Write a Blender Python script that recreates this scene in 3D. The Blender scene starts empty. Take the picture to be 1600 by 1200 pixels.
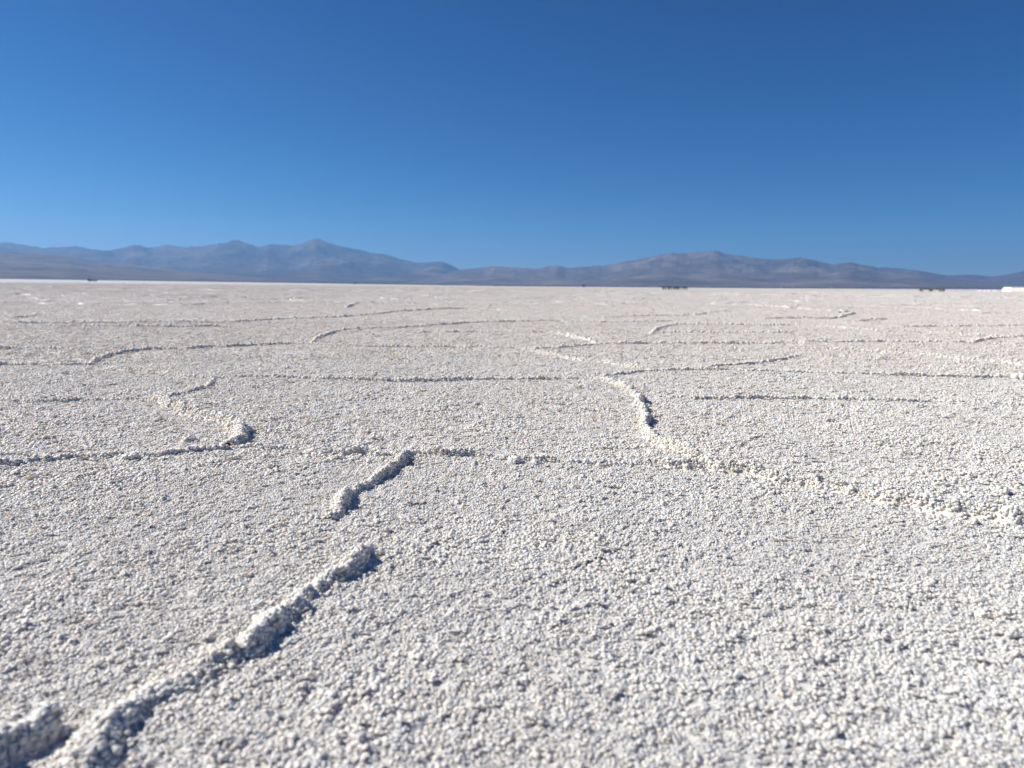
import bpy, math, random
import numpy as np
from mathutils import Vector, Matrix

rng = np.random.default_rng(7)
random.seed(7)
SC = bpy.context.scene
COL = SC.collection

# ------------------------------------------------------------------ camera, sky, sun
CAM_H = 0.45
FPX = 1130.0                      # focal length in pixels of the 1600 x 1200 photograph
PITCH = math.atan(153.3 / FPX)
ROLL = math.atan(0.00969)

cp, sp = math.cos(PITCH), math.sin(PITCH)
F = np.array([0, cp, -sp]); R0 = np.array([1.0, 0, 0]); U0 = np.array([0, sp, cp])
RV = R0 * math.cos(ROLL) + U0 * math.sin(ROLL)
UV = -R0 * math.sin(ROLL) + U0 * math.cos(ROLL)

cam_data = bpy.data.cameras.new('camera')
cam = bpy.data.objects.new('camera', cam_data)
COL.objects.link(cam)
cam.matrix_world = Matrix(((RV[0], UV[0], -F[0], 0), (RV[1], UV[1], -F[1], 0), (RV[2], UV[2], -F[2], CAM_H), (0, 0, 0, 1)))
cam_data.sensor_fit = 'HORIZONTAL'
cam_data.sensor_width = 36.0
cam_data.lens = 36.0 * FPX / 1600.0
cam_data.clip_start = 0.02
cam_data.clip_end = 200000.0
cam_data.dof.use_dof = True
cam_data.dof.focus_distance = 1.95
cam_data.dof.aperture_fstop = 4.8
SC.camera = cam

SUN_EL = math.radians(39)
SUN_DIR = np.array([-0.97, 0.24, 0.0])
SUN_DIR = SUN_DIR / np.linalg.norm(SUN_DIR) * math.cos(SUN_EL)
SUN_DIR[2] = math.sin(SUN_EL)

world = bpy.data.worlds.new('World')
SC.world = world
world.use_nodes = True
nt = world.node_tree
nt.nodes.clear()
wo = nt.nodes.new('ShaderNodeOutputWorld')
bg = nt.nodes.new('ShaderNodeBackground')
sky = nt.nodes.new('ShaderNodeTexSky')
sky.sky_type = 'NISHITA'
sky.sun_disc = False
sky.sun_elevation = SUN_EL
sky.sun_rotation = math.atan2(SUN_DIR[0], SUN_DIR[1])
sky.altitude = 3450
sky.air_density = 1.0
sky.dust_density = 0.0
sky.ozone_density = 3.0
bg.inputs['Strength'].default_value = 0.10
# deep, clean high-altitude blue: one response curve per channel over the whole sky
_sep = nt.nodes.new('ShaderNodeSeparateColor'); _com = nt.nodes.new('ShaderNodeCombineColor')
nt.links.new(sky.outputs['Color'], _sep.inputs[0])
for _i, (_gam, _gain) in enumerate(((2.60, 1.0), (1.38, 0.52), (1.05, 0.575))):
    _a = nt.nodes.new('ShaderNodeMath'); _a.operation = 'MULTIPLY'; _a.inputs[1].default_value = 0.1
    _p = nt.nodes.new('ShaderNodeMath'); _p.operation = 'POWER'; _p.inputs[1].default_value = _gam
    _m = nt.nodes.new('ShaderNodeMath'); _m.operation = 'MULTIPLY'; _m.inputs[1].default_value = _gain * 10
    nt.links.new(_sep.outputs[_i], _a.inputs[0]); nt.links.new(_a.outputs[0], _p.inputs[0])
    nt.links.new(_p.outputs[0], _m.inputs[0]); nt.links.new(_m.outputs[0], _com.inputs[_i])
nt.links.new(_com.outputs[0], bg.inputs['Color'])
nt.links.new(bg.outputs['Background'], wo.inputs['Surface'])

sun_data = bpy.data.lights.new('sun', 'SUN')
sun_data.energy = 5.0
sun_data.angle = math.radians(0.53)
sun_data.color = (1.0, 0.96, 0.90)
sun = bpy.data.objects.new('sun', sun_data)
COL.objects.link(sun)
sun.rotation_euler = Vector(-SUN_DIR).to_track_quat('-Z', 'Y').to_euler()

SC.view_settings.view_transform = 'Standard'
SC.view_settings.look = 'None'
SC.view_settings.exposure = 0.46
SC.view_settings.gamma = 1.0
SC.view_settings.use_curve_mapping = False
SC.render.engine = 'CYCLES'
SC.cycles.diffuse_bounces = 3
SC.cycles.max_bounces = 8
SC.cycles.volume_bounces = 2


# ------------------------------------------------------------------ helpers
def ray(px, py):
    d = F + RV * ((px - 800.0) / FPX) + UV * ((600.0 - py) / FPX)
    return d / np.linalg.norm(d)


def ground_pt(px, py):
    """Point of the flat salt under a pixel of the photograph."""
    d = ray(px, py)
    t = CAM_H / -d[2]
    return np.array([d[0] * t, d[1] * t])


def az_el(px, py):
    d = ray(px, py)
    return math.atan2(d[0], d[1]), math.atan2(d[2], math.hypot(d[0], d[1]))


def tag(o, label=None, cat=None, group=None, kind=None):
    if label: o['label'] = label
    if cat: o['category'] = cat
    if group: o['group'] = group
    if kind: o['kind'] = kind
    return o


def mesh_np(name, verts, faces, mat=None, smooth=True):
    """verts (n,3), faces (m,3) or (m,4) -> mesh"""
    verts = np.asarray(verts, np.float32); faces = np.asarray(faces, np.int32)
    me = bpy.data.meshes.new(name)
    me.vertices.add(len(verts))
    me.vertices.foreach_set('co', verts.ravel())
    k = faces.shape[1]
    me.loops.add(faces.size)
    me.loops.foreach_set('vertex_index', faces.ravel())
    me.polygons.add(len(faces))
    me.polygons.foreach_set('loop_start', np.arange(0, faces.size, k, dtype=np.int32))
    me.polygons.foreach_set('loop_total', np.full(len(faces), k, np.int32))
    me.polygons.foreach_set('use_smooth', np.full(len(faces), smooth, bool))
    me.update(calc_edges=True)
    if mat: me.materials.append(mat)
    return me


def link(name, me, parent=None):
    o = bpy.data.objects.new(name, me)
    COL.objects.link(o)
    if parent: o.parent = parent
    return o


def _hash(ix, iy, seed):
    n = (ix.astype(np.int64) * 374761393 + iy.astype(np.int64) * 668265263 + seed * 982451653) & 0xFFFFFFFF
    n = ((n ^ (n >> 13)) * 1274126177) & 0xFFFFFFFF
    n = (n ^ (n >> 16))
    return n.astype(np.float64) / 4294967295.0


def vnoise(x, y, seed=0):
    """smooth gradient noise, about -1..1"""
    xi = np.floor(x); yi = np.floor(y)
    fx = x - xi; fy = y - yi
    u = fx * fx * fx * (fx * (fx * 6 - 15) + 10); v = fy * fy * fy * (fy * (fy * 6 - 15) + 10)
    xi = xi.astype(np.int64); yi = yi.astype(np.int64)

    def g(dx, dy):
        a = _hash(xi + dx, yi + dy, seed) * 2 * math.pi
        return np.cos(a) * (fx - dx) + np.sin(a) * (fy - dy)
    a = g(0, 0) * (1 - u) + g(1, 0) * u
    b = g(0, 1) * (1 - u) + g(1, 1) * u
    return (a * (1 - v) + b * v) * 1.5


def fbm(x, y, octs, seed=0, gain=0.5):
    s = np.zeros_like(x); a = 1.0; t = 0
    for i in range(octs):
        s += a * vnoise(x * 2 ** i, y * 2 ** i, seed + i * 17); t += a; a *= gain
    return s / t


def ridged(x, y, octs, seed=0):
    s = np.zeros_like(x); a = 1.0; t = 0
    for i in range(octs):
        s += a * (1 - np.abs(vnoise(x * 2 ** i, y * 2 ** i, seed + i * 17)) * 1.6); t += a; a *= 0.5
    return s / t


def sstep(a, b, x):
    t = np.clip((x - a) / (b - a), 0, 1)
    return t * t * (3 - 2 * t)


def icosphere(sub):
    t = (1 + 5 ** 0.5) / 2
    v = [(-1, t, 0), (1, t, 0), (-1, -t, 0), (1, -t, 0), (0, -1, t), (0, 1, t), (0, -1, -t), (0, 1, -t), (t, 0, -1), (t, 0, 1), (-t, 0, -1), (-t, 0, 1)]
    f = [(0, 11, 5), (0, 5, 1), (0, 1, 7), (0, 7, 10), (0, 10, 11), (1, 5, 9), (5, 11, 4), (11, 10, 2), (10, 7, 6), (7, 1, 8), (3, 9, 4), (3, 4, 2), (3, 2, 6), (3, 6, 8), (3, 8, 9), (4, 9, 5), (2, 4, 11), (6, 2, 10), (8, 6, 7), (9, 8, 1)]
    v = [np.array(p) / np.linalg.norm(p) for p in v]
    for _ in range(sub):
        cache = {}; nf = []

        def mid(a, b):
            k = (min(a, b), max(a, b))
            if k not in cache:
                p = v[a] + v[b]; v.append(p / np.linalg.norm(p)); cache[k] = len(v) - 1
            return cache[k]
        for a, b, c in f:
            ab, bc, ca = mid(a, b), mid(b, c), mid(c, a)
            nf += [(a, ab, ca), (b, bc, ab), (c, ca, bc), (ab, bc, ca)]
        f = nf
    return np.array(v), np.array(f, np.int32)


ICO = [icosphere(i) for i in range(3)]


def lumps_mesh(centers, radii, sub, squash=0.85, rough=0.22):
    """Knobbly salt: one dented little ball at each centre. Returns verts, faces."""
    bv, bf = ICO[sub]
    n = len(centers); m = len(bv)
    # random rotation about z plus random stretch and dents
    a = rng.uniform(0, 2 * math.pi, n)
    b3 = rng.uniform(0, 2 * math.pi, n)
    ca, sa = np.cos(a)[:, None], np.sin(a)[:, None]
    cb, sb = np.cos(b3)[:, None], np.sin(b3)[:, None]
    x = bv[None, :, 0]; y = bv[None, :, 1]; z = bv[None, :, 2]
    x, z = x * cb - z * sb, x * sb + z * cb
    x, y = x * ca - y * sa, x * sa + y * ca
    st = 1 + rng.uniform(-0.22, 0.22, (n, 3))
    dent = 1 + rng.uniform(-rough, rough, (n, m))
    V = np.stack([x * st[:, :1] * dent, y * st[:, 1:2] * dent, z * st[:, 2:] * squash * dent], -1) * np.asarray(radii)[:, None, None]
    V += np.asarray(centers)[:, None, :]
    Fc = bf[None] + (np.arange(n) * m)[:, None, None]
    return V.reshape(-1, 3), Fc.reshape(-1, 3)


# ------------------------------------------------------------------ materials
def new_mat(name):
    m = bpy.data.materials.new(name)
    m.use_nodes = True
    m.node_tree.nodes.clear()
    return m, m.node_tree


def N(t, kind, **kw):
    n = t.nodes.new(kind)
    for k, v in kw.items():
        if k in n.inputs: n.inputs[k].default_value = v
        else: setattr(n, k, v)
    return n


def ramp(t, fac, stops):
    r = t.nodes.new('ShaderNodeValToRGB')
    while len(r.color_ramp.elements) < len(stops): r.color_ramp.elements.new(0.5)
    for e, (p, c) in zip(r.color_ramp.elements, stops):
        e.position = p; e.color = (*c, 1)
    t.links.new(fac, r.inputs['Fac'])
    return r.outputs['Color']


def mixc(t, fac, a, b, blend='MIX'):
    m = t.nodes.new('ShaderNodeMix'); m.data_type = 'RGBA'; m.blend_type = blend
    for sock, v in ((m.inputs[0], fac), (m.inputs[6], a), (m.inputs[7], b)):
        if isinstance(v, bpy.types.NodeSocket): t.links.new(v, sock)
        elif isinstance(v, (int, float)): sock.default_value = v
        else: sock.default_value = (*v, 1)
    return m.outputs[2]


def salt_material(name, light, dark, tan, tan_amount, far_bump=False, fine=900.0, sss=0.0):
    m, t = new_mat(name)
    out = N(t, 'ShaderNodeOutputMaterial'); p = N(t, 'ShaderNodeBsdfPrincipled')
    geo = N(t, 'ShaderNodeNewGeometry')
    n1 = N(t, 'ShaderNodeTexNoise', Scale=2.3, Detail=5.0, Roughness=0.6)
    n2 = N(t, 'ShaderNodeTexNoise', Scale=55.0, Detail=4.0, Roughness=0.65)
    n3 = N(t, 'ShaderNodeTexNoise', Scale=260.0, Detail=3.0, Roughness=0.6)
    for n in (n1, n2, n3): t.links.new(geo.outputs['Position'], n.inputs['Vector'])
    c = ramp(t, n2.outputs['Fac'], [(0.33, dark), (0.6, light)])
    f = N(t, 'ShaderNodeMath', operation='MULTIPLY_ADD'); f.inputs[1].default_value = 0.55; 
    t.links.new(n1.outputs['Fac'], f.inputs[0])
    g = N(t, 'ShaderNodeMath', operation='MULTIPLY'); g.inputs[1].default_value = 0.45
    t.links.new(n3.outputs['Fac'], g.inputs[0]); t.links.new(g.outputs[0], f.inputs[2])
    mask = N(t, 'ShaderNodeMapRange'); mask.inputs['From Min'].default_value = 0.47; mask.inputs['From Max'].default_value = 0.64
    mask.inputs['To Max'].default_value = tan_amount
    t.links.new(f.outputs[0], mask.inputs['Value'])
    c = mixc(t, mask.outputs[0], c, tan)
    t.links.new(c, p.inputs['Base Color'])
    p.inputs['Roughness'].default_value = 0.42
    p.inputs['Specular IOR Level'].default_value = 0.35
    if sss > 0:   # salt crystals are translucent: light wanders a few millimetres through them
        p.subsurface_method = 'RANDOM_WALK'
        p.inputs['Subsurface Weight'].default_value = sss
        p.inputs['Subsurface Radius'].default_value = (1.0, 0.85, 0.7)
        p.inputs['Subsurface Scale'].default_value = 0.004
    b = N(t, 'ShaderNodeBump', Strength=0.35, Distance=0.0012)
    nb = N(t, 'ShaderNodeTexNoise', Scale=fine, Detail=2.0)
    t.links.new(geo.outputs['Position'], nb.inputs['Vector'])
    t.links.new(nb.outputs['Fac'], b.inputs['Height'])
    last = b
    if far_bump:
        b2 = N(t, 'ShaderNodeBump', Strength=0.4, Distance=0.010)
        nf = N(t, 'ShaderNodeTexNoise', Scale=28.0, Detail=5.0, Roughness=0.7)
        t.links.new(geo.outputs['Position'], nf.inputs['Vector'])
        t.links.new(nf.outputs['Fac'], b2.inputs['Height'])
        t.links.new(b.outputs['Normal'], b2.inputs['Normal'])
        last = b2
    t.links.new(last.outputs['Normal'], p.inputs['Normal'])
    t.links.new(p.outputs['BSDF'], out.inputs['Surface'])
    return m


M_SALT = salt_material('salt_crust', (0.71, 0.675, 0.625), (0.64, 0.60, 0.545), (0.60, 0.51, 0.42), 0.25, far_bump=True)
M_GRAIN = salt_material('salt_grain', (0.755, 0.715, 0.655), (0.69, 0.645, 0.585), (0.67, 0.575, 0.475), 0.28, sss=0.85)
M_RIDGE = salt_material('salt_ridge', (0.80, 0.75, 0.675), (0.745, 0.685, 0.60), (0.73, 0.61, 0.48), 0.6, sss=0.85)


def plain_mat(name, col, rough=0.8, var=0.2, scale=3.0):
    m, t = new_mat(name)
    out = N(t, 'ShaderNodeOutputMaterial'); p = N(t, 'ShaderNodeBsdfPrincipled', Roughness=rough)
    geo = N(t, 'ShaderNodeNewGeometry')
    n = N(t, 'ShaderNodeTexNoise', Scale=scale, Detail=4.0)
    t.links.new(geo.outputs['Position'], n.inputs['Vector'])
    c = ramp(t, n.outputs['Fac'], [(0.3, tuple(x * (1 - var) for x in col)), (0.7, tuple(min(1, x * (1 + var)) for x in col))])
    t.links.new(c, p.inputs['Base Color'])
    t.links.new(p.outputs['BSDF'], out.inputs['Surface'])
    return m


def mountain_mat(name, a, b, c):
    m, t = new_mat(name)
    out = N(t, 'ShaderNodeOutputMaterial'); p = N(t, 'ShaderNodeBsdfPrincipled', Roughness=0.95)
    p.inputs['Specular IOR Level'].default_value = 0.05
    geo = N(t, 'ShaderNodeNewGeometry')
    n = N(t, 'ShaderNodeTexNoise', Scale=0.0011, Detail=8.0, Roughness=0.62)
    n2 = N(t, 'ShaderNodeTexNoise', Scale=0.006, Detail=6.0, Roughness=0.6)
    for q in (n, n2): t.links.new(geo.outputs['Position'], q.inputs['Vector'])
    col = ramp(t, n.outputs['Fac'], [(0.36, a), (0.52, b), (0.66, c)])
    col2 = ramp(t, n2.outputs['Fac'], [(0.35, (0.6, 0.6, 0.62)), (0.65, (1.25, 1.22, 1.18))])
    col = mixc(t, 1.0, col, col2, 'MULTIPLY')
    t.links.new(col, p.inputs['Base Color'])
    t.links.new(p.outputs['BSDF'], out.inputs['Surface'])
    return m


# ------------------------------------------------------------------ the salt flat
SALT_EDGE = 2400.0
_edge_px = [(-300, 430.5), (0, 435.7), (400, 441.2), (800, 447.3), (1200, 450.4), (1600, 452.4), (1900, 454)]
_edge_ae = np.array([az_el(*p) for p in _edge_px])


def edge_el(az):
    return np.interp(az, _edge_ae[:, 0], _edge_ae[:, 1])


def far_rise(x, y):
    r = np.hypot(x, y); az = np.arctan2(x, y)
    return (np.tan(edge_el(az)) * SALT_EDGE + CAM_H) * sstep(120, SALT_EDGE, r) * np.clip(r / SALT_EDGE, 0, 1.2)


OCT = [(0.9, 0.006), (0.28, 0.0030), (0.10, 0.0025), (0.045, 0.0020), (0.021, 0.0016), (0.010, 0.0010)]


def salt_h(x, y, step):
    """relief of the crust: undulation and knobs; wavelengths finer than the mesh can carry are left to the grains"""
    z = np.zeros_like(x)
    for i, (lam, amp) in enumerate(OCT):
        w = np.clip((lam / step - 2.2) / 2.0, 0, 1)
        if np.max(w) <= 0: continue
        sel = w > 0
        n = vnoise(x[sel] / lam, y[sel] / lam, 50 + i)
        z[sel] += amp * w[sel] * n
    return z + far_rise(x, y)


BED_DROP = 0.0004


def build_salt_flat():
    inner = np.linspace(-0.92, 0.92, 640)
    outer = np.linspace(0.92, 2 * math.pi - 0.92, 90)[1:-1]
    az = np.concatenate([inner, outer])
    # rings: close rings under the camera, then geometric
    r = np.concatenate([[0.02, 0.1, 0.2, 0.3], np.geomspace(0.36, 40.0, 440), np.geomspace(41.0, SALT_EDGE, 70)])
    A, Rr = np.meshgrid(az, r)
    X = Rr * np.sin(A); Y = Rr * np.cos(A)
    dr = np.gradient(r)[:, None] * np.ones_like(A)
    step = np.maximum(dr, Rr * (1.84 / 640))
    step[:, 640:] = Rr[:, 640:] * 0.06 + 0.02
    Z = salt_h(X.ravel(), Y.ravel(), step.ravel()).reshape(X.shape)
    n = len(az); k = len(r)
    i = np.arange(k - 1)[:, None]; j = np.arange(n)[None, :]
    j2 = (j + 1) % n
    faces = np.stack([i * n + j, (i + 1) * n + j, (i + 1) * n + j2, i * n + j2], -1).reshape(-1, 4)
    me = mesh_np('salt_flat', np.stack([X, Y, Z - BED_DROP], -1).reshape(-1, 3), faces[:, ::-1], M_SALT)
    o = link('salt_flat', me)
    return tag(o, 'white knobbly salt crust stretching to the horizon', 'salt flat', kind='structure')


salt = build_salt_flat()


# knobbly grains covering the crust -------------------------------------------------
def cluster(radius, lump_lo, lump_hi, n, sub, squash=0.6):
    """a popcorn clump of salt knobs, `radius` wide"""
    rr = radius * np.sqrt(rng.uniform(0, 1, n)); aa = rng.uniform(0, 2 * math.pi, n)
    R = lump_lo + (lump_hi - lump_lo) * rng.uniform(0, 1, n) ** 2.2
    z = (1 - (rr / radius) ** 2) * radius * 0.07 + rng.uniform(-0.75, 0.40, n) * R
    c = np.stack([rr * np.cos(aa), rr * np.sin(aa), z], -1)
    return lumps_mesh(c, R, sub, squash, 0.24)


def scatter(r0, r1, spacing, half=0.90):
    # jittered grid inside the wedge, so that no bare gaps are left
    m = r1 * math.sin(min(half, math.pi / 2))
    gx = np.arange(-m, m, spacing); gy = np.arange(r0 * math.cos(half) * 0.6, r1, spacing * 0.9)
    X, Y = np.meshgrid(gx, gy)
    X[1::2] += spacing / 2
    X = X + rng.uniform(-0.42, 0.42, X.shape) * spacing; Y = Y + rng.uniform(-0.42, 0.42, Y.shape) * spacing
    R = np.hypot(X, Y); A = np.abs(np.arctan2(X, Y))
    k = (R > r0) & (R < r1) & (A < half)
    return X[k], Y[k]


def grain_field(name, r0, r1, spacing, radius, lo, hi, n_l, sub, protos=6, half=0.90, lift=0.0, squash=0.6):
    V = []; Fs = []; P = []; off = 0
    for k in range(protos):
        v, f = cluster(radius, lo, hi, n_l, sub, squash)
        V.append(v); Fs.append(f + off); P.append(np.full(len(v), k)); off += len(v)
    x, y = scatter(r0, r1, spacing, half)
    z = salt_h(x, y, np.maximum(radius * 0.7, np.hypot(x, y) * 0.0107)) + rng.normal(0, radius * 0.06, len(x)) + lift
    n = len(x)
    V.append(np.stack([x, y, z], -1)); P.append(np.full(n, -1))
    verts = np.concatenate(V); faces = np.concatenate(Fs)
    me = mesh_np(name, verts, faces, M_GRAIN)
    pid = np.concatenate(P).astype(np.int32)
    at = me.attributes.new('proto', 'INT', 'POINT'); at.data.foreach_set('value', pid)
    rot = np.zeros((len(verts), 3), np.float32)
    rot[:, 2] = rng.uniform(0, 2 * math.pi, len(verts)); rot[:, :2] = rng.normal(0, 0.22, (len(verts), 2))
    at = me.attributes.new('turn', 'FLOAT_VECTOR', 'POINT'); at.data.foreach_set('vector', rot.ravel())
    at = me.attributes.new('size', 'FLOAT', 'POINT'); at.data.foreach_set('value', (rng.lognormal(-0.03, 0.18, len(verts)) * (1 + 0.28 * vnoise(verts[:, 0] / 0.35, verts[:, 1] / 0.35, 77) + 0.18 * vnoise(verts[:, 0] / 0.09, verts[:, 1] / 0.09, 78))).astype(np.float32))
    at = me.attributes.new('pick', 'INT', 'POINT'); at.data.foreach_set('value', rng.integers(0, protos, len(verts)).astype(np.int32))
    o = link(name, me, salt)
    tag(o, kind='stuff')
    g = bpy.data.node_groups.new(name, 'GeometryNodeTree')
    g.interface.new_socket('Geometry', in_out='INPUT', socket_type='NodeSocketGeometry')
    g.interface.new_socket('Geometry', in_out='OUTPUT', socket_type='NodeSocketGeometry')
    gi = g.nodes.new('NodeGroupInput'); go = g.nodes.new('NodeGroupOutput')

    def attr(nm, typ):
        a = g.nodes.new('GeometryNodeInputNamedAttribute'); a.data_type = typ; a.inputs['Name'].default_value = nm
        return a.outputs['Attribute']
    pa = attr('proto', 'INT')

    def equal(k):
        c = g.nodes.new('FunctionNodeCompare'); c.data_type = 'INT'; c.operation = 'EQUAL'
        ins = [s for s in c.inputs if s.type == 'INT']
        g.links.new(pa, ins[0]); ins[1].default_value = k
        return c.outputs[0]
    j = g.nodes.new('GeometryNodeGeometryToInstance')
    for k in range(protos):
        s = g.nodes.new('GeometryNodeSeparateGeometry'); s.domain = 'POINT'
        g.links.new(gi.outputs[0], s.inputs['Geometry']); g.links.new(equal(k), s.inputs['Selection'])
        g.links.new(s.outputs['Selection'], j.inputs[0])
    iop = g.nodes.new('GeometryNodeInstanceOnPoints')
    g.links.new(gi.outputs[0], iop.inputs['Points']); g.links.new(equal(-1), iop.inputs['Selection'])
    g.links.new(j.outputs[0], iop.inputs['Instance'])
    iop.inputs['Pick Instance'].default_value = True
    g.links.new(attr('pick', 'INT'), iop.inputs['Instance Index'])
    e2r = g.nodes.new('FunctionNodeEulerToRotation')
    g.links.new(attr('turn', 'FLOAT_VECTOR'), e2r.inputs[0]); g.links.new(e2r.outputs[0], iop.inputs['Rotation'])
    g.links.new(attr('size', 'FLOAT'), iop.inputs['Scale'])
    g.links.new(iop.outputs[0], go.inputs[0])
    md = o.modifiers.new('scatter', 'NODES'); md.node_group = g
    return o


grain_field('salt_grains', 0.34, 1.9, 0.0125, 0.0105, 0.0009, 0.0029, 44, 1, squash=0.54)
grain_field('salt_grains', 1.8, 4.8, 0.0195, 0.0165, 0.0014, 0.0040, 46, 1, lift=-0.0008, squash=0.52)
grain_field('salt_grains', 4.5, 9.0, 0.048, 0.042, 0.003, 0.0066, 38, 0, lift=-0.0022, squash=0.5)
grain_field('salt_grains', 8.7, 18, 0.10, 0.085, 0.004, 0.0080, 38, 0, lift=-0.0048, squash=0.5)
grain_field('salt_grains', 17, 45, 0.24, 0.20, 0.006, 0.011, 44, 0, lift=-0.0078, squash=0.45)
grain_field('salt_grains', 42, 170, 0.85, 0.75, 0.011, 0.020, 44, 0, half=0.8, lift=-0.0145, squash=0.45)


# ------------------------------------------------------------------ pressure ridges of the crust
def smooth_line(pts, step):
    pts = np.array(pts)
    out = [pts[0]]
    n = len(pts)
    for i in range(n - 1):
        p0 = pts[max(i - 1, 0)]; p1 = pts[i]; p2 = pts[i + 1]; p3 = pts[min(i + 2, n - 1)]
        L = np.linalg.norm(p2 - p1); k = max(2, int(L / step))
        for q in range(1, k + 1):
            t = q / k
            out.append(0.5 * ((2 * p1) + (-p0 + p2) * t + (2 * p0 - 5 * p1 + 4 * p2 - p3) * t * t + (-p0 + 3 * p1 - 3 * p2 + p3) * t ** 3))
    return np.array(out)


RIDGE_N = 0


def salt_ridge(px, height, width, broken=0.35, label=None, world_pts=None, name='salt_ridge', rise=None):
    """px: pixel polyline on the flat; height and half-width in metres"""
    global RIDGE_N
    RIDGE_N += 1
    pts = [ground_pt(*p) for p in px] if world_pts is None else world_pts
    dmin = min(np.linalg.norm(p) for p in pts)
    wander = 1.0
    if dmin > 2.6 and dmin < 11: height *= 0.56; width *= 0.52; wander = 0.6
    elif dmin >= 11: height *= 0.9; width *= 0.75
    step = max(0.006, 0.004 * dmin)
    line = smooth_line(pts, step)
    tan = np.gradient(line, axis=0); tan /= np.linalg.norm(tan, axis=1)[:, None] + 1e-9
    nor = np.stack([tan[:, 1], -tan[:, 0]], -1)
    s = np.concatenate([[0], np.cumsum(np.linalg.norm(np.diff(line, axis=0), axis=1))])
    so = s + RIDGE_N * 37.0
    # wander and broken crest
    line = line + nor * wander * (0.016 * vnoise(so / 0.11, so * 0, RIDGE_N) + 0.008 * vnoise(so / 0.04, so * 0, RIDGE_N + 5))[:, None]
    crest = 1 + broken * (1.3 * vnoise(so / 0.14, so * 0, RIDGE_N + 9) + 0.9 * vnoise(so / 0.05, so * 0 + 3.1, RIDGE_N + 11))
    crest = crest + 0.8 * broken * vnoise(so / 0.018, so * 0 + 5.3, RIDGE_N + 13)
    crest = np.clip(crest, 0.38, 1.8) * height
    ends = np.clip(np.minimum(s, s[-1] - s) / (0.06 + 0.01 * dmin), 0.6, 1)
    crest = crest * ends
    if rise: crest = crest * np.interp(np.arange(len(line)) / (len(line) - 1), np.linspace(0, 1, len(rise)), rise)
    wid = width * np.clip(1 + 0.45 * vnoise(so / 0.09, so * 0 + 7.7, RIDGE_N + 21), 0.55, 1.5)
    # steep on the side away from the sun, sloping gently on the other
    shade = -np.sign(nor @ SUN_DIR[:2])
    # the slab of crust under the knobs
    us = np.array([-1.25, -0.95, -0.65, -0.4, -0.18, 0.0, 0.18, 0.4, 0.65, 0.95, 1.25])
    prof = np.clip(1 - np.abs(us) ** 1.25, -0.4, 1)
    U, S = np.meshgrid(us, np.arange(len(line)))
    XY = line[S.ravel()] + nor[S.ravel()] * (U.ravel() * wid[S.ravel()] * np.where(U.ravel() * shade[S.ravel()] > 0, 0.62, 1.15))[:, None]
    zz = (prof[None, :] * crest[:, None]).ravel() * 0.92
    zz += 0.12 * height * vnoise(XY[:, 0] / 0.018, XY[:, 1] / 0.018, 3) - 0.002
    V1 = np.column_stack([XY, zz])
    n = len(us); k = len(line)
    i = np.arange(k - 1)[:, None]; jj = np.arange(n - 1)[None, :]
    q = np.stack([i * n + jj, (i + 1) * n + jj, (i + 1) * n + jj + 1, i * n + jj + 1], -1).reshape(-1, 4)
    F1 = np.concatenate([q[:, [0, 1, 2]], q[:, [0, 2, 3]]])
    # the knobs
    lr = np.clip((0.00135 if dmin < 2.6 else 0.00112) * dmin, 0.0019, 0.008)
    sp_ = lr * 1.6
    L = s[-1]
    nl = int(L * 2.0 * width * 1.15 / (sp_ * sp_))
    nl = min(nl, 9000)
    ts = rng.uniform(0, L, nl); uu = np.clip(rng.normal(0, 0.52, nl), -1.3, 1.3)
    idx = np.clip(np.searchsorted(s, ts), 0, k - 1)
    w = np.interp(ts, s, wid); cr = np.interp(ts, s, crest)
    pr = np.clip(1 - np.abs(uu) ** 1.25, -0.15, 1)
    lx = np.stack([np.interp(ts, s, line[:, 0]), np.interp(ts, s, line[:, 1])], -1)
    cxy = lx + nor[idx] * (uu * w * np.where(uu * shade[idx] > 0, 0.62, 1.15))[:, None] + rng.normal(0, lr * 0.4, (nl, 2))
    rad = lr * rng.lognormal(0, 0.5, nl)
    rad = np.clip(rad, lr * 0.4, lr * (2.7 if dmin < 2.6 else 2.1))
    cz = pr * cr + rad * rng.uniform(-0.45, 0.45, nl)
    sub = 1 if dmin < 1.2 else 0
    V2, F2 = lumps_mesh(np.column_stack([cxy, cz]), rad, sub, 0.8, 0.22)
    V = np.concatenate([V1, V2]); Fc = np.concatenate([F1, F2 + len(V1)])
    me = mesh_np(name, V, Fc, M_RIDGE)
    o = link(name, me, salt)
    if label: o['label'] = label
    return o


CM = 0.01
salt_ridge([(110, 1260), (140, 1200), (165, 1160), (185, 1120), (240, 1090), (290, 1066), (340, 1042), (385, 1020), (430, 985), (470, 945), (510, 920), (550, 890), (584, 858)], 2.1 * CM, 3.0 * CM, 0.6, 'nearest thick salt ridge running up from the lower left corner', rise=[0.8, 0.8, 0.7, 0.45, 0.4, 0.75, 0.8, 1, 1.1, 1.1, 1, 0.9, 0.5])
salt_ridge([(-260, 1290), (-150, 1240), (-60, 1205), (0, 1180), (50, 1160), (92, 1138)], 3.3 * CM, 3.0 * CM, 0.3, 'raised salt lip casting a dark shadow at the lower left corner')
salt_ridge([(515, 815), (545, 785), (570, 765), (600, 748), (625, 725), (643, 709)], 2.0 * CM, 2.2 * CM, 0.5, 'short slanting salt ridge with dark shadow left of centre')
salt_ridge([(-60, 731), (0, 727), (60, 722), (120, 717), (200, 714), (260, 712), (310, 706), (365, 702), (410, 701)], 1.3 * CM, 1.7 * CM, 0.55)
salt_ridge([(405, 702), (500, 708), (570, 712), (640, 712)], 1.3 * CM, 1.5 * CM, 0.5)
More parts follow.
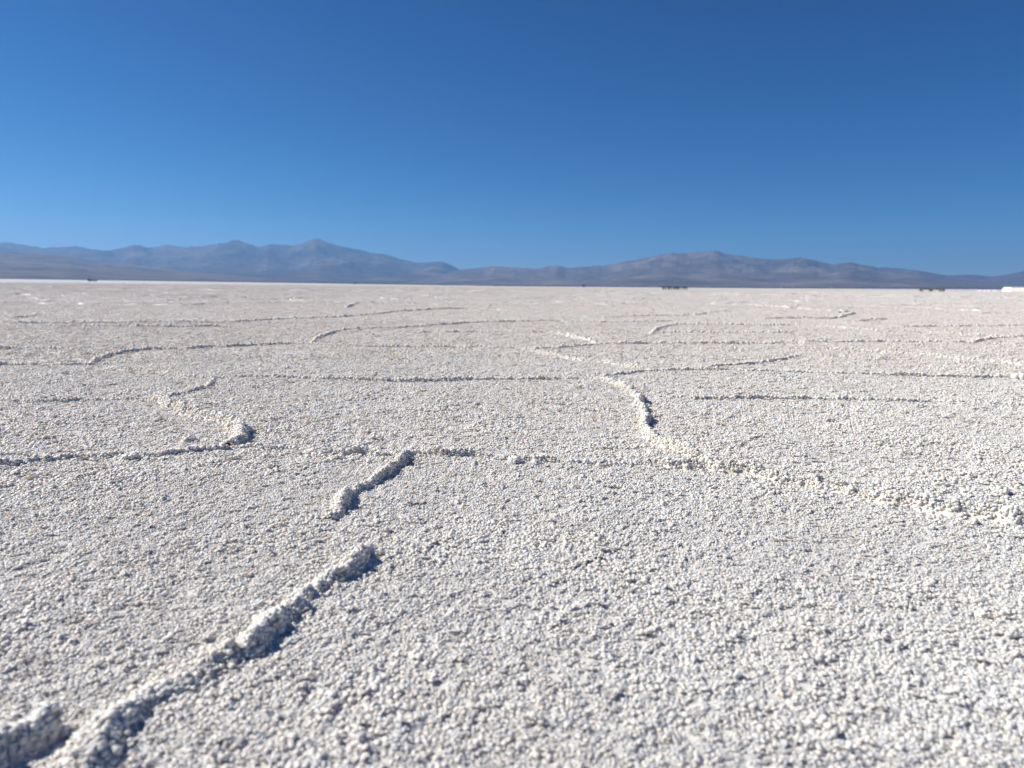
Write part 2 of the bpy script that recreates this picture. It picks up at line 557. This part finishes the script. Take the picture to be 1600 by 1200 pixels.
salt_ridge([(638, 711), (680, 712), (740, 713), (805, 718), (868, 722)], 1.5 * CM, 1.5 * CM, 0.55)
salt_ridge([(865, 722), (930, 726), (995, 728)], 1.1 * CM, 1.5 * CM, 0.5)
salt_ridge([(1450, 628), (1520, 630), (1640, 634)], 1.2 * CM, 2.2 * CM, 0.5)
salt_ridge([(990, 727), (1060, 731), (1110, 735), (1170, 742), (1240, 755), (1290, 765), (1335, 774)], 2.2 * CM, 2.3 * CM, 0.4)
salt_ridge([(1325, 772), (1400, 785), (1450, 793), (1500, 802), (1560, 808), (1640, 822), (1750, 840)], 2.4 * CM, 2.4 * CM, 0.4, 'long cream salt ridge sloping down to the right edge')
salt_ridge([(935, 592), (960, 600), (985, 612), (1000, 628), (1008, 650), (1010, 670), (1022, 688), (1050, 700), (1085, 712), (1114, 722)], 2.2 * CM, 2.2 * CM, 0.5, 'curved salt ridge descending toward the viewer right of centre')
salt_ridge([(338, 590), (328, 604), (300, 614), (270, 620), (243, 626)], 2.6 * CM, 3.0 * CM, 0.3)
salt_ridge([(243, 624), (275, 640), (310, 652), (345, 660), (366, 668), (380, 680), (362, 700)], 3.2 * CM, 3.4 * CM, 0.25)
salt_ridge([(-60, 630), (0, 628), (60, 630), (120, 627), (180, 626), (245, 626)], 1.8 * CM, 2.6 * CM, 0.6)
salt_ridge([(335, 592), (420, 590), (520, 593), (600, 595), (690, 595), (760, 594), (850, 594), (932, 592)], 2.2 * CM, 2.8 * CM, 0.55)
salt_ridge([(935, 592), (970, 586), (1016, 580)], 2.4 * CM, 2.8 * CM, 0.3)
salt_ridge([(1015, 580), (1090, 579), (1200, 582), (1300, 585), (1400, 587), (1500, 589), (1620, 592)], 2.2 * CM, 3 * CM, 0.6)
salt_ridge([(820, 546), (860, 555), (900, 562), (950, 568), (985, 574), (1018, 581)], 2.8 * CM, 3.4 * CM, 0.35)
salt_ridge([(1095, 577), (1140, 572), (1190, 568), (1230, 561), (1252, 557)], 2.4 * CM, 3 * CM, 0.4)
salt_ridge([(1025, 622), (1100, 624), (1200, 623), (1300, 625), (1380, 627), (1455, 628)], 2.1 * CM, 2.8 * CM, 0.6)
salt_ridge([(142, 571), (160, 560), (190, 552), (230, 547), (280, 546), (340, 543), (420, 539), (490, 538)], 2.8 * CM, 3.4 * CM, 0.4)
salt_ridge([(165, 575), (210, 580), (240, 582), (290, 590), (335, 592)], 2.2 * CM, 3.4 * CM, 0.5)
salt_ridge([(-40, 574), (0, 573), (50, 571), (100, 572), (145, 570)], 2.2 * CM, 3 * CM, 0.6)
salt_ridge([(-40, 544), (0, 545), (60, 546), (150, 549)], 2.2 * CM, 3 * CM, 0.6)
salt_ridge([(488, 538), (500, 528), (530, 518), (560, 515), (640, 512), (700, 507), (760, 504), (850, 502), (960, 504), (1050, 502)], 3.0 * CM, 3.4 * CM, 0.4)
salt_ridge([(490, 538), (560, 542), (640, 543), (720, 543), (800, 545), (820, 546)], 2.2 * CM, 3 * CM, 0.55)
salt_ridge([(820, 546), (880, 544), (936, 539)], 2.6 * CM, 3 * CM, 0.4)
salt_ridge([(878, 523), (910, 530), (936, 539)], 2.8 * CM, 3.6 * CM, 0.4)
salt_ridge([(935, 538), (1000, 537), (1100, 537), (1200, 537), (1262, 535), (1300, 535), (1400, 535), (1522, 536)], 2.6 * CM, 3 * CM, 0.6)
salt_ridge([(1520, 536), (1550, 530), (1640, 524)], 2.8 * CM, 3.4 * CM, 0.4)
salt_ridge([(1240, 545), (1300, 547), (1360, 550), (1440, 556), (1500, 562), (1560, 567), (1640, 575)], 2.6 * CM, 3.6 * CM, 0.5)
salt_ridge([(1016, 525), (1030, 514), (1062, 507)], 3 * CM, 3.6 * CM, 0.4)
salt_ridge([(1020, 521), (1080, 520), (1150, 521), (1240, 520)], 2.4 * CM, 3.2 * CM, 0.6)
salt_ridge([(1060, 507), (1150, 508), (1240, 509)], 2.6 * CM, 3.2 * CM, 0.6)
salt_ridge([(1268, 510), (1340, 515), (1370, 518), (1440, 520), (1510, 524), (1560, 526)], 2.8 * CM, 4 * CM, 0.5)
salt_ridge([(0, 505), (100, 505), (200, 505), (290, 504), (360, 504), (440, 499), (520, 496), (580, 492), (622, 487)], 3 * CM, 3.6 * CM, 0.5)
salt_ridge([(90, 510), (240, 511), (352, 510)], 3 * CM, 3.4 * CM, 0.6)
salt_ridge([(620, 487), (720, 483), (800, 486)], 3 * CM, 3.6 * CM, 0.5)
salt_ridge([(943, 497), (1000, 494), (1080, 493), (1110, 489), (1142, 486)], 3 * CM, 3.8 * CM, 0.5)
salt_ridge([(1190, 498), (1300, 498), (1318, 495), (1336, 490)], 3 * CM, 3.8 * CM, 0.5)
salt_ridge([(1335, 503), (1360, 501), (1385, 499)], 3 * CM, 3.8 * CM, 0.4)
salt_ridge([(0, 497), (45, 496), (60, 491)], 3 * CM, 3.8 * CM, 0.4)
salt_ridge([(640, 521), (720, 519), (850, 520), (878, 523)], 1.6 * CM, 3.4 * CM, 0.6)
salt_ridge([(1410, 511), (1500, 510), (1640, 508)], 2.6 * CM, 3.4 * CM, 0.6)


# the cells farther out: too many to tell apart
def far_cells():
    V = []; Q = []; off = 0
    cell = 3.2
    half = 0.80
    seeds = {}
    R_IN, R_OUT = 13.0, 150.0

    def seed(i, j):
        i = np.asarray(i); j = np.asarray(j)
        return (i + 0.12 + 0.76 * _hash(i, j, 901)) * cell, (j + 0.12 + 0.76 * _hash(i, j, 902)) * cell * 0.9
    # Voronoi edges: walk Delaunay-like by brute force through circumcentres of neighbouring triples
    from mathutils.geometry import delaunay_2d_cdt
    jmax = int(R_OUT / (cell * 0.9)) + 2; imax = int(R_OUT * math.sin(half) / cell) + 2
    I, J = np.meshgrid(np.arange(-imax, imax), np.arange(2, jmax))
    sx, sy = seed(I.ravel(), J.ravel())
    keep = (np.abs(np.arctan2(sx, sy)) < half + 0.08)
    pts = [Vector((a, b)) for a, b in zip(sx[keep], sy[keep])]
    vo, eo, fo, *_ = delaunay_2d_cdt(pts, [], [], 0, 1e-5)
    P = np.array([[v.x, v.y] for v in vo]); T = np.array(fo)
    A, B, C = P[T[:, 0]], P[T[:, 1]], P[T[:, 2]]
    D = 2 * (A[:, 0] * (B[:, 1] - C[:, 1]) + B[:, 0] * (C[:, 1] - A[:, 1]) + C[:, 0] * (A[:, 1] - B[:, 1]))
    a2, b2, c2 = (A ** 2).sum(1), (B ** 2).sum(1), (C ** 2).sum(1)
    cc = np.stack([(a2 * (B[:, 1] - C[:, 1]) + b2 * (C[:, 1] - A[:, 1]) + c2 * (A[:, 1] - B[:, 1])) / D,
                   (a2 * (C[:, 0] - B[:, 0]) + b2 * (A[:, 0] - C[:, 0]) + c2 * (B[:, 0] - A[:, 0])) / D], -1)
    em = {}
    for ti, t in enumerate(T):
        for u, v in ((t[0], t[1]), (t[1], t[2]), (t[2], t[0])):
            em.setdefault((min(u, v), max(u, v)), []).append(ti)
    us = np.array([-1.0, -0.5, 0.0, 0.5, 1.0]); prof = np.array([-0.1, 0.55, 1.0, 0.55, -0.1])
    for key, tt in em.items():
        if len(tt) != 2 or rng.random() < 0.12: continue
        p, q = cc[tt[0]], cc[tt[1]]
        L = np.linalg.norm(q - p); r = np.linalg.norm((p + q) / 2)
        if L < 0.15 or L > 6 or r > R_OUT: continue
        az = math.atan2(*((p + q) / 2))
        # the hand-placed ridges fill the near cells
        d = ray(800, 600)
        if r < 15.5: continue
        st = max(0.08, r * 0.0055)
        k = max(3, int(L / st))
        t = np.linspace(0, 1, k + 1)
        line = p[None] + (q - p)[None] * t[:, None]
        tn = (q - p) / L; nn = np.array([tn[1], -tn[0]])
        o_ = rng.uniform(0, 1000)
        line = line + nn * (0.10 * vnoise(t * L / 0.7 + o_, t * 0, 5) * np.sin(np.pi * t))[:, None]
        ht = 0.024 * rng.uniform(0.3, 1.4) * np.clip(0.8 + 1.5 * vnoise(t * L / 0.22 + o_, t * 0 + 1.3, 6), -0.2, 2.0)
        wd = 0.034 * rng.uniform(0.8, 1.3)
        x = line[:, None, :] + nn[None, None] * (us * wd)[None, :, None] + rng.normal(0, 0.009, (k + 1, 5, 2))
        gz = far_rise(line[:, 0], line[:, 1])
        z = gz[:, None] + prof[None] * ht[:, None] + rng.normal(0, 0.005, (k + 1, 5))
        V.append(np.concatenate([x, z[..., None]], -1).reshape(-1, 3))
        i = np.arange(k)[:, None]; j = np.arange(4)[None]
        Q.append(np.stack([i * 5 + j, (i + 1) * 5 + j, (i + 1) * 5 + j + 1, i * 5 + j + 1], -1).reshape(-1, 4) + off)
        off += (k + 1) * 5
    me = mesh_np('far_salt_ridges', np.concatenate(V), np.concatenate(Q), M_SALT, smooth=False)
    tag(link('far_salt_ridges', me, salt), kind='stuff')


far_cells()


# ------------------------------------------------------------------ loose clods
def salt_clod(px, py, size, label, squash=0.8, mat=M_RIDGE):
    x, y = ground_pt(px, py)
    n = 46
    d = rng.normal(0, 1, (n, 3)); d /= np.linalg.norm(d, axis=1)[:, None]
    c = d * (rng.uniform(0.25, 0.62, n) * size)[:, None]
    c[:, 2] = np.abs(c[:, 2]) * squash
    c[:, 0] *= 1.25
    rad = rng.uniform(0.16, 0.34, n) * size
    V, Fc = lumps_mesh(c, rad, 1, 0.9, 0.2)
    o = link('salt_clod', mesh_np('salt_clod', V, Fc, mat))
    o.location = (x, y, 0.002)
    o.rotation_euler.z = rng.uniform(0, 6)
    return tag(o, label, 'salt clod', 'loose clods on the salt crust')


salt_clod(1272, 749, 0.021, 'pinkish salt clod with a black shadow, just behind the long cream ridge')
salt_clod(806, 723, 0.026, 'cream salt clod on the thin ridge at the middle of the flat')
salt_clod(1106, 726, 0.030, 'crumbly salt clod with dark shadow where the curved ridge meets the cream ridge')
salt_clod(838, 725, 0.016, 'small tan salt clod just right of the cream clod on the thin ridge')
salt_clod(1566, 769, 0.020, 'salt clod alone near the right edge, behind the cream ridge end')
salt_clod(205, 718, 0.026, 'grey salt clod standing on the thin ridge at left')
salt_clod(1308, 637, 0.026, 'dark shadowed salt clod in front of the straight ridge at right')
salt_clod(297, 690, 0.026, 'low salt clod beside the zigzag ridge at left')
salt_clod(1256, 537, 0.05, 'dark salt clod on a distant ridge, right of centre')
salt_clod(1594, 593, 0.045, 'dark salt clod at the right edge beside the straight ridge end')


# ------------------------------------------------------------------ mountains
def profile(pts):
    ae = np.array([az_el(*p) for p in pts])
    return ae[:, 0], ae[:, 1]


def mountain(name, pts, r0, rc, r1, mat, label, seed, gully=0.30, base_px=2.5, n_az=560, n_r=64, foot=None):
    """height field in rings of distance r0..r1 with its crest near rc; the crest follows the skyline"""
    pa, pe = profile(pts)
    az = np.linspace(pa[0], pa[-1], n_az)
    el = np.interp(az, pa, pe)
    # smooth the traced skyline a little and roughen it at fine scale
    ker = np.hanning(5); ker /= ker.sum()
    el = np.convolve(np.pad(el, 2, mode='edge'), ker, 'valid')
    el = el + 0.0006 * fbm(az * 130, az * 0 + seed, 3, seed) * np.clip(el / 0.02, 0, 1)
    el = np.maximum(el, 0.0002)
    r = np.geomspace(r0, r1, n_r)
    A, Rr = np.meshgrid(az, r)
    X = Rr * np.sin(A); Y = Rr * np.cos(A)
    rcv = rc * (1 + 0.10 * fbm(az * 9, az * 0 + 2.2, 3, seed + 3))
    s = (Rr - r0) / (rcv[None] - r0)
    up = np.clip(s, 0, 1); shape = 0.10 * up + 0.90 * up ** 1.7
    back = np.clip((Rr - rcv[None]) / (r1 - rcv[None]), 0, 1)
    shape = shape * (1 - 0.75 * back ** 1.1)
    lam = rc * 0.085
    rid = ridged(X / lam, Y / lam, 5, seed)
    mod = 1 + gully * (rid - 0.62) * 2.0 * np.clip(up * 3, 0, 1) * (1 - 0.85 * np.exp(-((s - 1) / 0.10) ** 2))
    H = shape * np.clip(mod, 0.2, 2.5)
    slope = np.max(H / Rr, axis=0)
    wk = np.hanning(61); wk /= wk.sum()
    slope = np.convolve(np.pad(slope, 30, mode='edge'), wk, 'valid')
    Z = H * (np.tan(el) / slope)[None] + CAM_H - 3.0 * (1 - up)
    n = n_az
    i = np.arange(n_r - 1)[:, None]; j = np.arange(n - 1)[None]
    q = np.stack([i * n + j, i * n + j + 1, (i + 1) * n + j + 1, (i + 1) * n + j], -1).reshape(-1, 4)
    o = link(name, mesh_np(name, np.stack([X, Y, Z], -1).reshape(-1, 3), q, mat))
    return tag(o, label, 'mountains', kind='structure')


M_MT_FAR = mountain_mat('far_rock', (0.055, 0.043, 0.038), (0.10, 0.077, 0.066), (0.18, 0.142, 0.12))
M_MT_NEAR = mountain_mat('near_rock', (0.085, 0.070, 0.062), (0.145, 0.117, 0.102), (0.23, 0.188, 0.16))
M_FOOT = mountain_mat('foothill_scrub', (0.085, 0.066, 0.055), (0.14, 0.108, 0.088), (0.20, 0.158, 0.128))
M_PLAIN = mountain_mat('plain_scrub', (0.03, 0.023, 0.02), (0.05, 0.038, 0.032), (0.085, 0.064, 0.052))

mountain('mountain_range', [(-500, 410), (-300, 395), (-120, 372), (-60, 380), (0, 377), (20, 379), (47, 384), (70, 388), (95, 385), (120, 384), (145, 391), (172, 392), (190, 389), (210, 383), (245, 386), (260, 382), (290, 385), (330, 384), (350, 380), (365, 375), (385, 379), (405, 385), (420, 382), (460, 383), (480, 376), (495, 373), (515, 380), (540, 387), (560, 388), (580, 395), (600, 397), (625, 405), (650, 410), (690, 409), (705, 414), (725, 424), (800, 432), (950, 440), (1100, 445)],
         7000, 15200, 17600, M_MT_FAR, 'long blue-grey mountain range on the left horizon', 11)
mountain('mountain_range', [(1150, 445), (1250, 430), (1340, 420), (1380, 418), (1410, 419.5), (1450, 425), (1480, 431), (1510, 429), (1530, 430), (1550, 432), (1580, 428), (1600, 423), (1700, 412), (1850, 408), (2050, 425)],
         9000, 15500, 17600, M_MT_FAR, 'low distant blue ridge at the right edge of the horizon', 23)
mountain('mountain_range', [(560, 442), (600, 440), (640, 434), (680, 430), (720, 421), (770, 416), (800, 418), (840, 419), (868, 414.5), (888, 419), (910, 417), (950, 414), (1000, 404), (1050, 396), (1090, 394), (1120, 392), (1140, 396), (1170, 402), (1200, 405), (1250, 402.5), (1270, 406), (1300, 413), (1330, 410), (1345, 413), (1370, 418), (1400, 422), (1440, 428), (1480, 434), (1540, 440), (1640, 447), (1750, 452)],
         5500, 12500, 15500, M_MT_NEAR, 'broad brown-blue mountain massif on the right horizon', 37, gully=0.25)
mountain('foothills', [(-500, 396), (-300, 392), (-150, 386), (0, 392), (50, 396), (100, 400), (150, 408), (200, 413), (250, 418), (300, 424), (400, 433), (500, 440), (580, 444)],
         3600, 8800, 11500, M_FOOT, 'smooth brown slope at the foot of the left range', 51, gully=0.12)


def desert_plain():
    az = np.concatenate([np.linspace(-1.0, 1.0, 500), np.linspace(1.0, 2 * math.pi - 1.0, 120)[1:-1]])
    r = np.concatenate([[SALT_EDGE - 60], np.geomspace(SALT_EDGE, 17800, 50)])
    A, Rr = np.meshgrid(az, r)
    X = Rr * np.sin(A); Y = Rr * np.cos(A)
    e = np.where(np.abs(A) < 1.2, edge_el(A), 0.0)
    ez = far_rise(X * SALT_EDGE / Rr, Y * SALT_EDGE / Rr)
    t = np.clip((Rr - SALT_EDGE) / 6000.0, 0, 2.0)
    Z = ez * np.maximum(Rr / SALT_EDGE, 1) + 0.3 * sstep(0, 0.02, t) + Rr * 0.0012 * sstep(0.0, 0.6, t) + 1.2 * fbm(X / 300, Y / 300, 4, 5) * sstep(0, 0.1, t)
    Z[0] -= 2.0
    n = len(az); k = len(r)
    i = np.arange(k - 1)[:, None]; j = np.arange(n)[None]; j2 = (j + 1) % n
    q = np.stack([i * n + j, i * n + j2, (i + 1) * n + j2, (i + 1) * n + j], -1).reshape(-1, 4)
    o = link('desert_plain', mesh_np('desert_plain', np.stack([X, Y, Z], -1).reshape(-1, 3), q, M_PLAIN))
    tag(o, 'dark scrubby shore and plain between salt and mountains', 'plain', kind='structure')


desert_plain()


# ------------------------------------------------------------------ far things on the salt
def place(px, dist):
    d = ray(px, 446.0)
    az = math.atan2(d[0], d[1])
    x, y = dist * math.sin(az), dist * math.cos(az)
    return np.array([x, y, float(far_rise(np.array([x]), np.array([y]))[0])]), az


def box_vf(x0, x1, y0, y1, z0, z1):
    v = [(x0, y0, z0), (x1, y0, z0), (x1, y1, z0), (x0, y1, z0), (x0, y0, z1), (x1, y0, z1), (x1, y1, z1), (x0, y1, z1)]
    f = [(3, 2, 1, 0), (4, 5, 6, 7), (0, 1, 5, 4), (1, 2, 6, 5), (2, 3, 7, 6), (3, 0, 4, 7)]
    return v, f


def bevel_box(name, dims, mat, parent, loc, jitter=0.0, bevel=0.02):
    import bmesh
    bm = bmesh.new()
    v, f = box_vf(-dims[0] / 2, dims[0] / 2, -dims[1] / 2, dims[1] / 2, 0, dims[2])
    vs = [bm.verts.new((a + random.uniform(-jitter, jitter), b + random.uniform(-jitter, jitter), c + (random.uniform(-jitter, jitter) if c > 0 else 0))) for a, b, c in v]
    for q in f: bm.faces.new([vs[i] for i in q])
    bmesh.ops.bevel(bm, geom=bm.edges[:], offset=bevel, segments=2, affect='EDGES')
    me = bpy.data.meshes.new(name); bm.to_mesh(me); bm.free()
    me.materials.append(mat)
    o = link(name, me, parent)
    o.location = loc
    return o


M_DARK = plain_mat('dark_stone', (0.022, 0.018, 0.016), 0.9, 0.4, 6)
M_PLANK = plain_mat('grey_plank', (0.15, 0.15, 0.13), 0.8, 0.15, 5)
M_WHITE = plain_mat('white_sheet', (0.86, 0.85, 0.80), 0.5, 0.04, 2)
M_RIBW = plain_mat('pale_ribbed_wall', (0.66, 0.62, 0.56), 0.7, 0.08, 3)
M_SHRUB = plain_mat('dark_shrub', (0.045, 0.045, 0.038), 0.9, 0.4, 2)

# long low table on three dark supports
c, az = place(1457, 165)
tbl = bpy.data.objects.new('long_table', None); COL.objects.link(tbl)
tbl.location = c; tbl.rotation_euler.z = -az
tag(tbl, 'long low pale table on three dark supports, far right on the salt', 'table')
U = 165 / FPX
bevel_box('table_top', (30.5 * U, 0.7, 0.26), M_PLANK, tbl, (0, 0, 0.48))
for xo, w in ((-12.6, 4.6), (-1.3, 4.6), (11.3, 7.0)):
    bevel_box('support', (w * U, 0.6, 0.478), M_DARK, tbl, (xo * U, 0, 0), 0.02)

# row of low dark blocks
blocks = [(1036.3, 3.0, 0.50, 'leftmost'), (1040.2, 2.4, 0.46, 'second from left'), (1044.8, 2.8, 0.46, 'third from left'), (1048.6, 3.2, 0.48, 'fourth from left'), (1053.2, 3.6, 0.5, 'fifth from left'), (1059.3, 6.6, 0.46, 'widest'), (1065.4, 1.6, 0.44, 'narrowest'), (1069.0, 3.0, 0.48, 'second from right'), (1072.9, 2.6, 0.5, 'rightmost')]
for px, w, h, which in blocks:
    c, az = place(px, 120)
    u = 120 / FPX; h *= 1.12
    o = bevel_box('dark_block', (w * u, 0.4, 0.56), M_DARK, None, c, 0.015, 0.04)
    o.rotation_euler.z = -az + random.uniform(-0.1, 0.1)
    tag(o, f'{which} low dark block in the row far off on the salt', 'block', 'row of dark blocks on the salt')

# white rounded shelter with a ribbed wall, running out of frame on the right
c, az = place(1569, 450)
hut = bpy.data.objects.new('white_shelter', None); COL.objects.link(hut)
hut.location = c; hut.rotation_euler.z = -az - math.radians(34)
tag(hut, 'white shelter with rounded end and ribbed pale wall at the right edge', 'shelter')
U = 380 / FPX


def extrude_profile(name, prof, y0, y1, mat, parent, loc=(0, 0, 0)):
    n = len(prof)
    v = [(a, y0, b) for a, b in prof] + [(a, y1, b) for a, b in prof]
    f = [tuple(range(n)), tuple(range(2 * n - 1, n - 1, -1))] + [(i + n, (i + 1) % n + n, (i + 1) % n, i) for i in range(n)]
    me = bpy.data.meshes.new(name); me.from_pydata(v, [], f); me.update(); me.materials.append(mat)
    o = link(name, me, parent); o.location = loc
    return o


ph = 6.4 * U
curve = [(0, 0)] + [(4.6 * U * (1 - math.cos(a)), 1.6 * U + (ph - 1.6 * U) * math.sin(a)) for a in np.linspace(0, math.pi / 2, 9)] + [(14 * U, ph), (14 * U, 0)]
extrude_profile('rounded_end', curve, -1.4, 1.4, M_WHITE, hut)
L2 = 60 * U
extrude_profile('ribbed_wall', [(0, 0), (L2, 0), (L2, ph * 0.985), (0, ph * 0.985)][::-1], -1.25, 1.25, M_RIBW, hut, (14 * U + 0.01, 0, 0))
for k in range(26):
    bevel_box('rib', (0.16, 0.12, ph * 0.97), M_RIBW, hut, (14 * U + 0.5 + k * 0.75, -1.31, 0.0), 0, 0.03)


# low mounds of raked salt beside it
def mound(px, dist, w, h, label):
    c, az = place(px, dist)
    n, m = 20, 7
    V = [(0, 0, h)]
    for i in range(1, m + 1):
        t = i / m
        for j in range(n):
            a = 2 * math.pi * j / n
            rr = t * w / 2 * (1 + 0.15 * math.sin(3 * a + px) + random.uniform(-0.06, 0.06))
            V.append((rr * math.cos(a), rr * 0.8 * math.sin(a), h * (1 - t) ** 0.9 * (1 + random.uniform(-0.1, 0.1)) - (0.05 if i == m else 0)))
    Fq = [(0, 1 + j, 1 + (j + 1) % n) for j in range(n)]
    for i in range(m - 1):
        for j in range(n):
            a = 1 + i * n + j; b = 1 + i * n + (j + 1) % n
            Fq += [(a, a + n, b + n), (a, b + n, b)]
    o = link('salt_mound', mesh_np('salt_mound', V, Fq, M_WHITE_SALT))
    o.location = c
    return tag(o, label, 'salt mound', 'salt mounds beside the white shelter')


M_WHITE_SALT = plain_mat('raked_salt', (0.84, 0.83, 0.82), 0.7, 0.05, 4)
mound(1532, 420, 2.6, 0.75, 'white salt mound farthest left of the shelter')
mound(1540, 420, 1.8, 0.65, 'small white salt mound, second from left beside the shelter')
mound(1547, 420, 2.0, 0.70, 'white salt mound in the middle of the mounds left of the shelter')
mound(1556, 420, 3.0, 0.70, 'white salt mound closest to the shelter')


def shrub(px, dist, w, h, label, n=160):
    c, az = place(px, dist)
    root = bpy.data.objects.new('shrub', None); COL.objects.link(root)
    root.location = c; root.rotation_euler.z = -az
    # foliage of many small leaf faces
    d = rng.normal(0, 1, (n, 3)); d /= np.linalg.norm(d, axis=1)[:, None]
    d *= rng.uniform(0.35, 1, (n, 1)) ** 0.5
    cen = d * np.array([w / 2, w / 2.6, h / 2]) + np.array([0, 0, h * 0.55])
    cen[:, 2] = np.maximum(cen[:, 2], 0.06)
    a = rng.normal(0, 1, (n, 3)); b = rng.normal(0, 1, (n, 3))
    a = a / np.linalg.norm(a, axis=1)[:, None] * h * 0.16; b = b / np.linalg.norm(b, axis=1)[:, None] * h * 0.10
    V = np.stack([cen - a, cen - b, cen + a, cen + b], 1).reshape(-1, 3)
    link('foliage', mesh_np('foliage', V, np.arange(n * 4).reshape(-1, 4), M_SHRUB, False), root)
    Vs = []; Fs = []
    for k in range(9):
        t = rng.uniform(-0.4, 0.4, 2) * w
        p0 = np.array([t[0] * 0.3, t[1] * 0.2, -0.05]); p1 = np.array([t[0], t[1] * 0.7, h * 0.75])
        o_ = len(Vs)
        for p, rad in ((p0, 0.05 * h), (p1, 0.015 * h)):
            for q in range(3): Vs.append(p + rad * np.array([math.cos(q * 2.1), math.sin(q * 2.1), 0]))
        for q in range(3): Fs += [(o_ + q, o_ + (q + 1) % 3, o_ + 3 + (q + 1) % 3), (o_ + q, o_ + 3 + (q + 1) % 3, o_ + 3 + q)]
    link('stem', mesh_np('stem', np.array(Vs), np.array(Fs), M_SHRUB), root)
    return tag(root, label, 'shrub')


shrub(148.5, 1000, 6.5, 2.6, 'dark shrub at the salt edge under the left mountains')
shrub(141, 950, 5.0, 3.0, 'smaller dark shrub just left of the larger one on the left horizon')
shrub(912, 700, 3.6, 2.2, 'tiny dark shrub on the horizon at the middle of the picture')
shrub(555, 1300, 8.0, 3.0, 'low dark shrub on the horizon between the two mountain groups')

# ------------------------------------------------------------------ haze
me = bpy.data.meshes.new('haze')
v, f = box_vf(-18000, 18000, -18000, 18000, -40, 900)
me.from_pydata(v, [], f); me.update()
hz, t = new_mat('haze')
o_ = N(t, 'ShaderNodeOutputMaterial'); pv = N(t, 'ShaderNodeVolumePrincipled')
pv.inputs['Color'].default_value = (0.235, 0.48, 0.85, 1)
pv.inputs['Density'].default_value = 6.2e-5
pv.inputs['Anisotropy'].default_value = 0.25
t.links.new(pv.outputs['Volume'], o_.inputs['Volume'])
me.materials.append(hz)
tag(link('haze', me), 'thin blue haze over the whole plain', 'haze', kind='stuff')
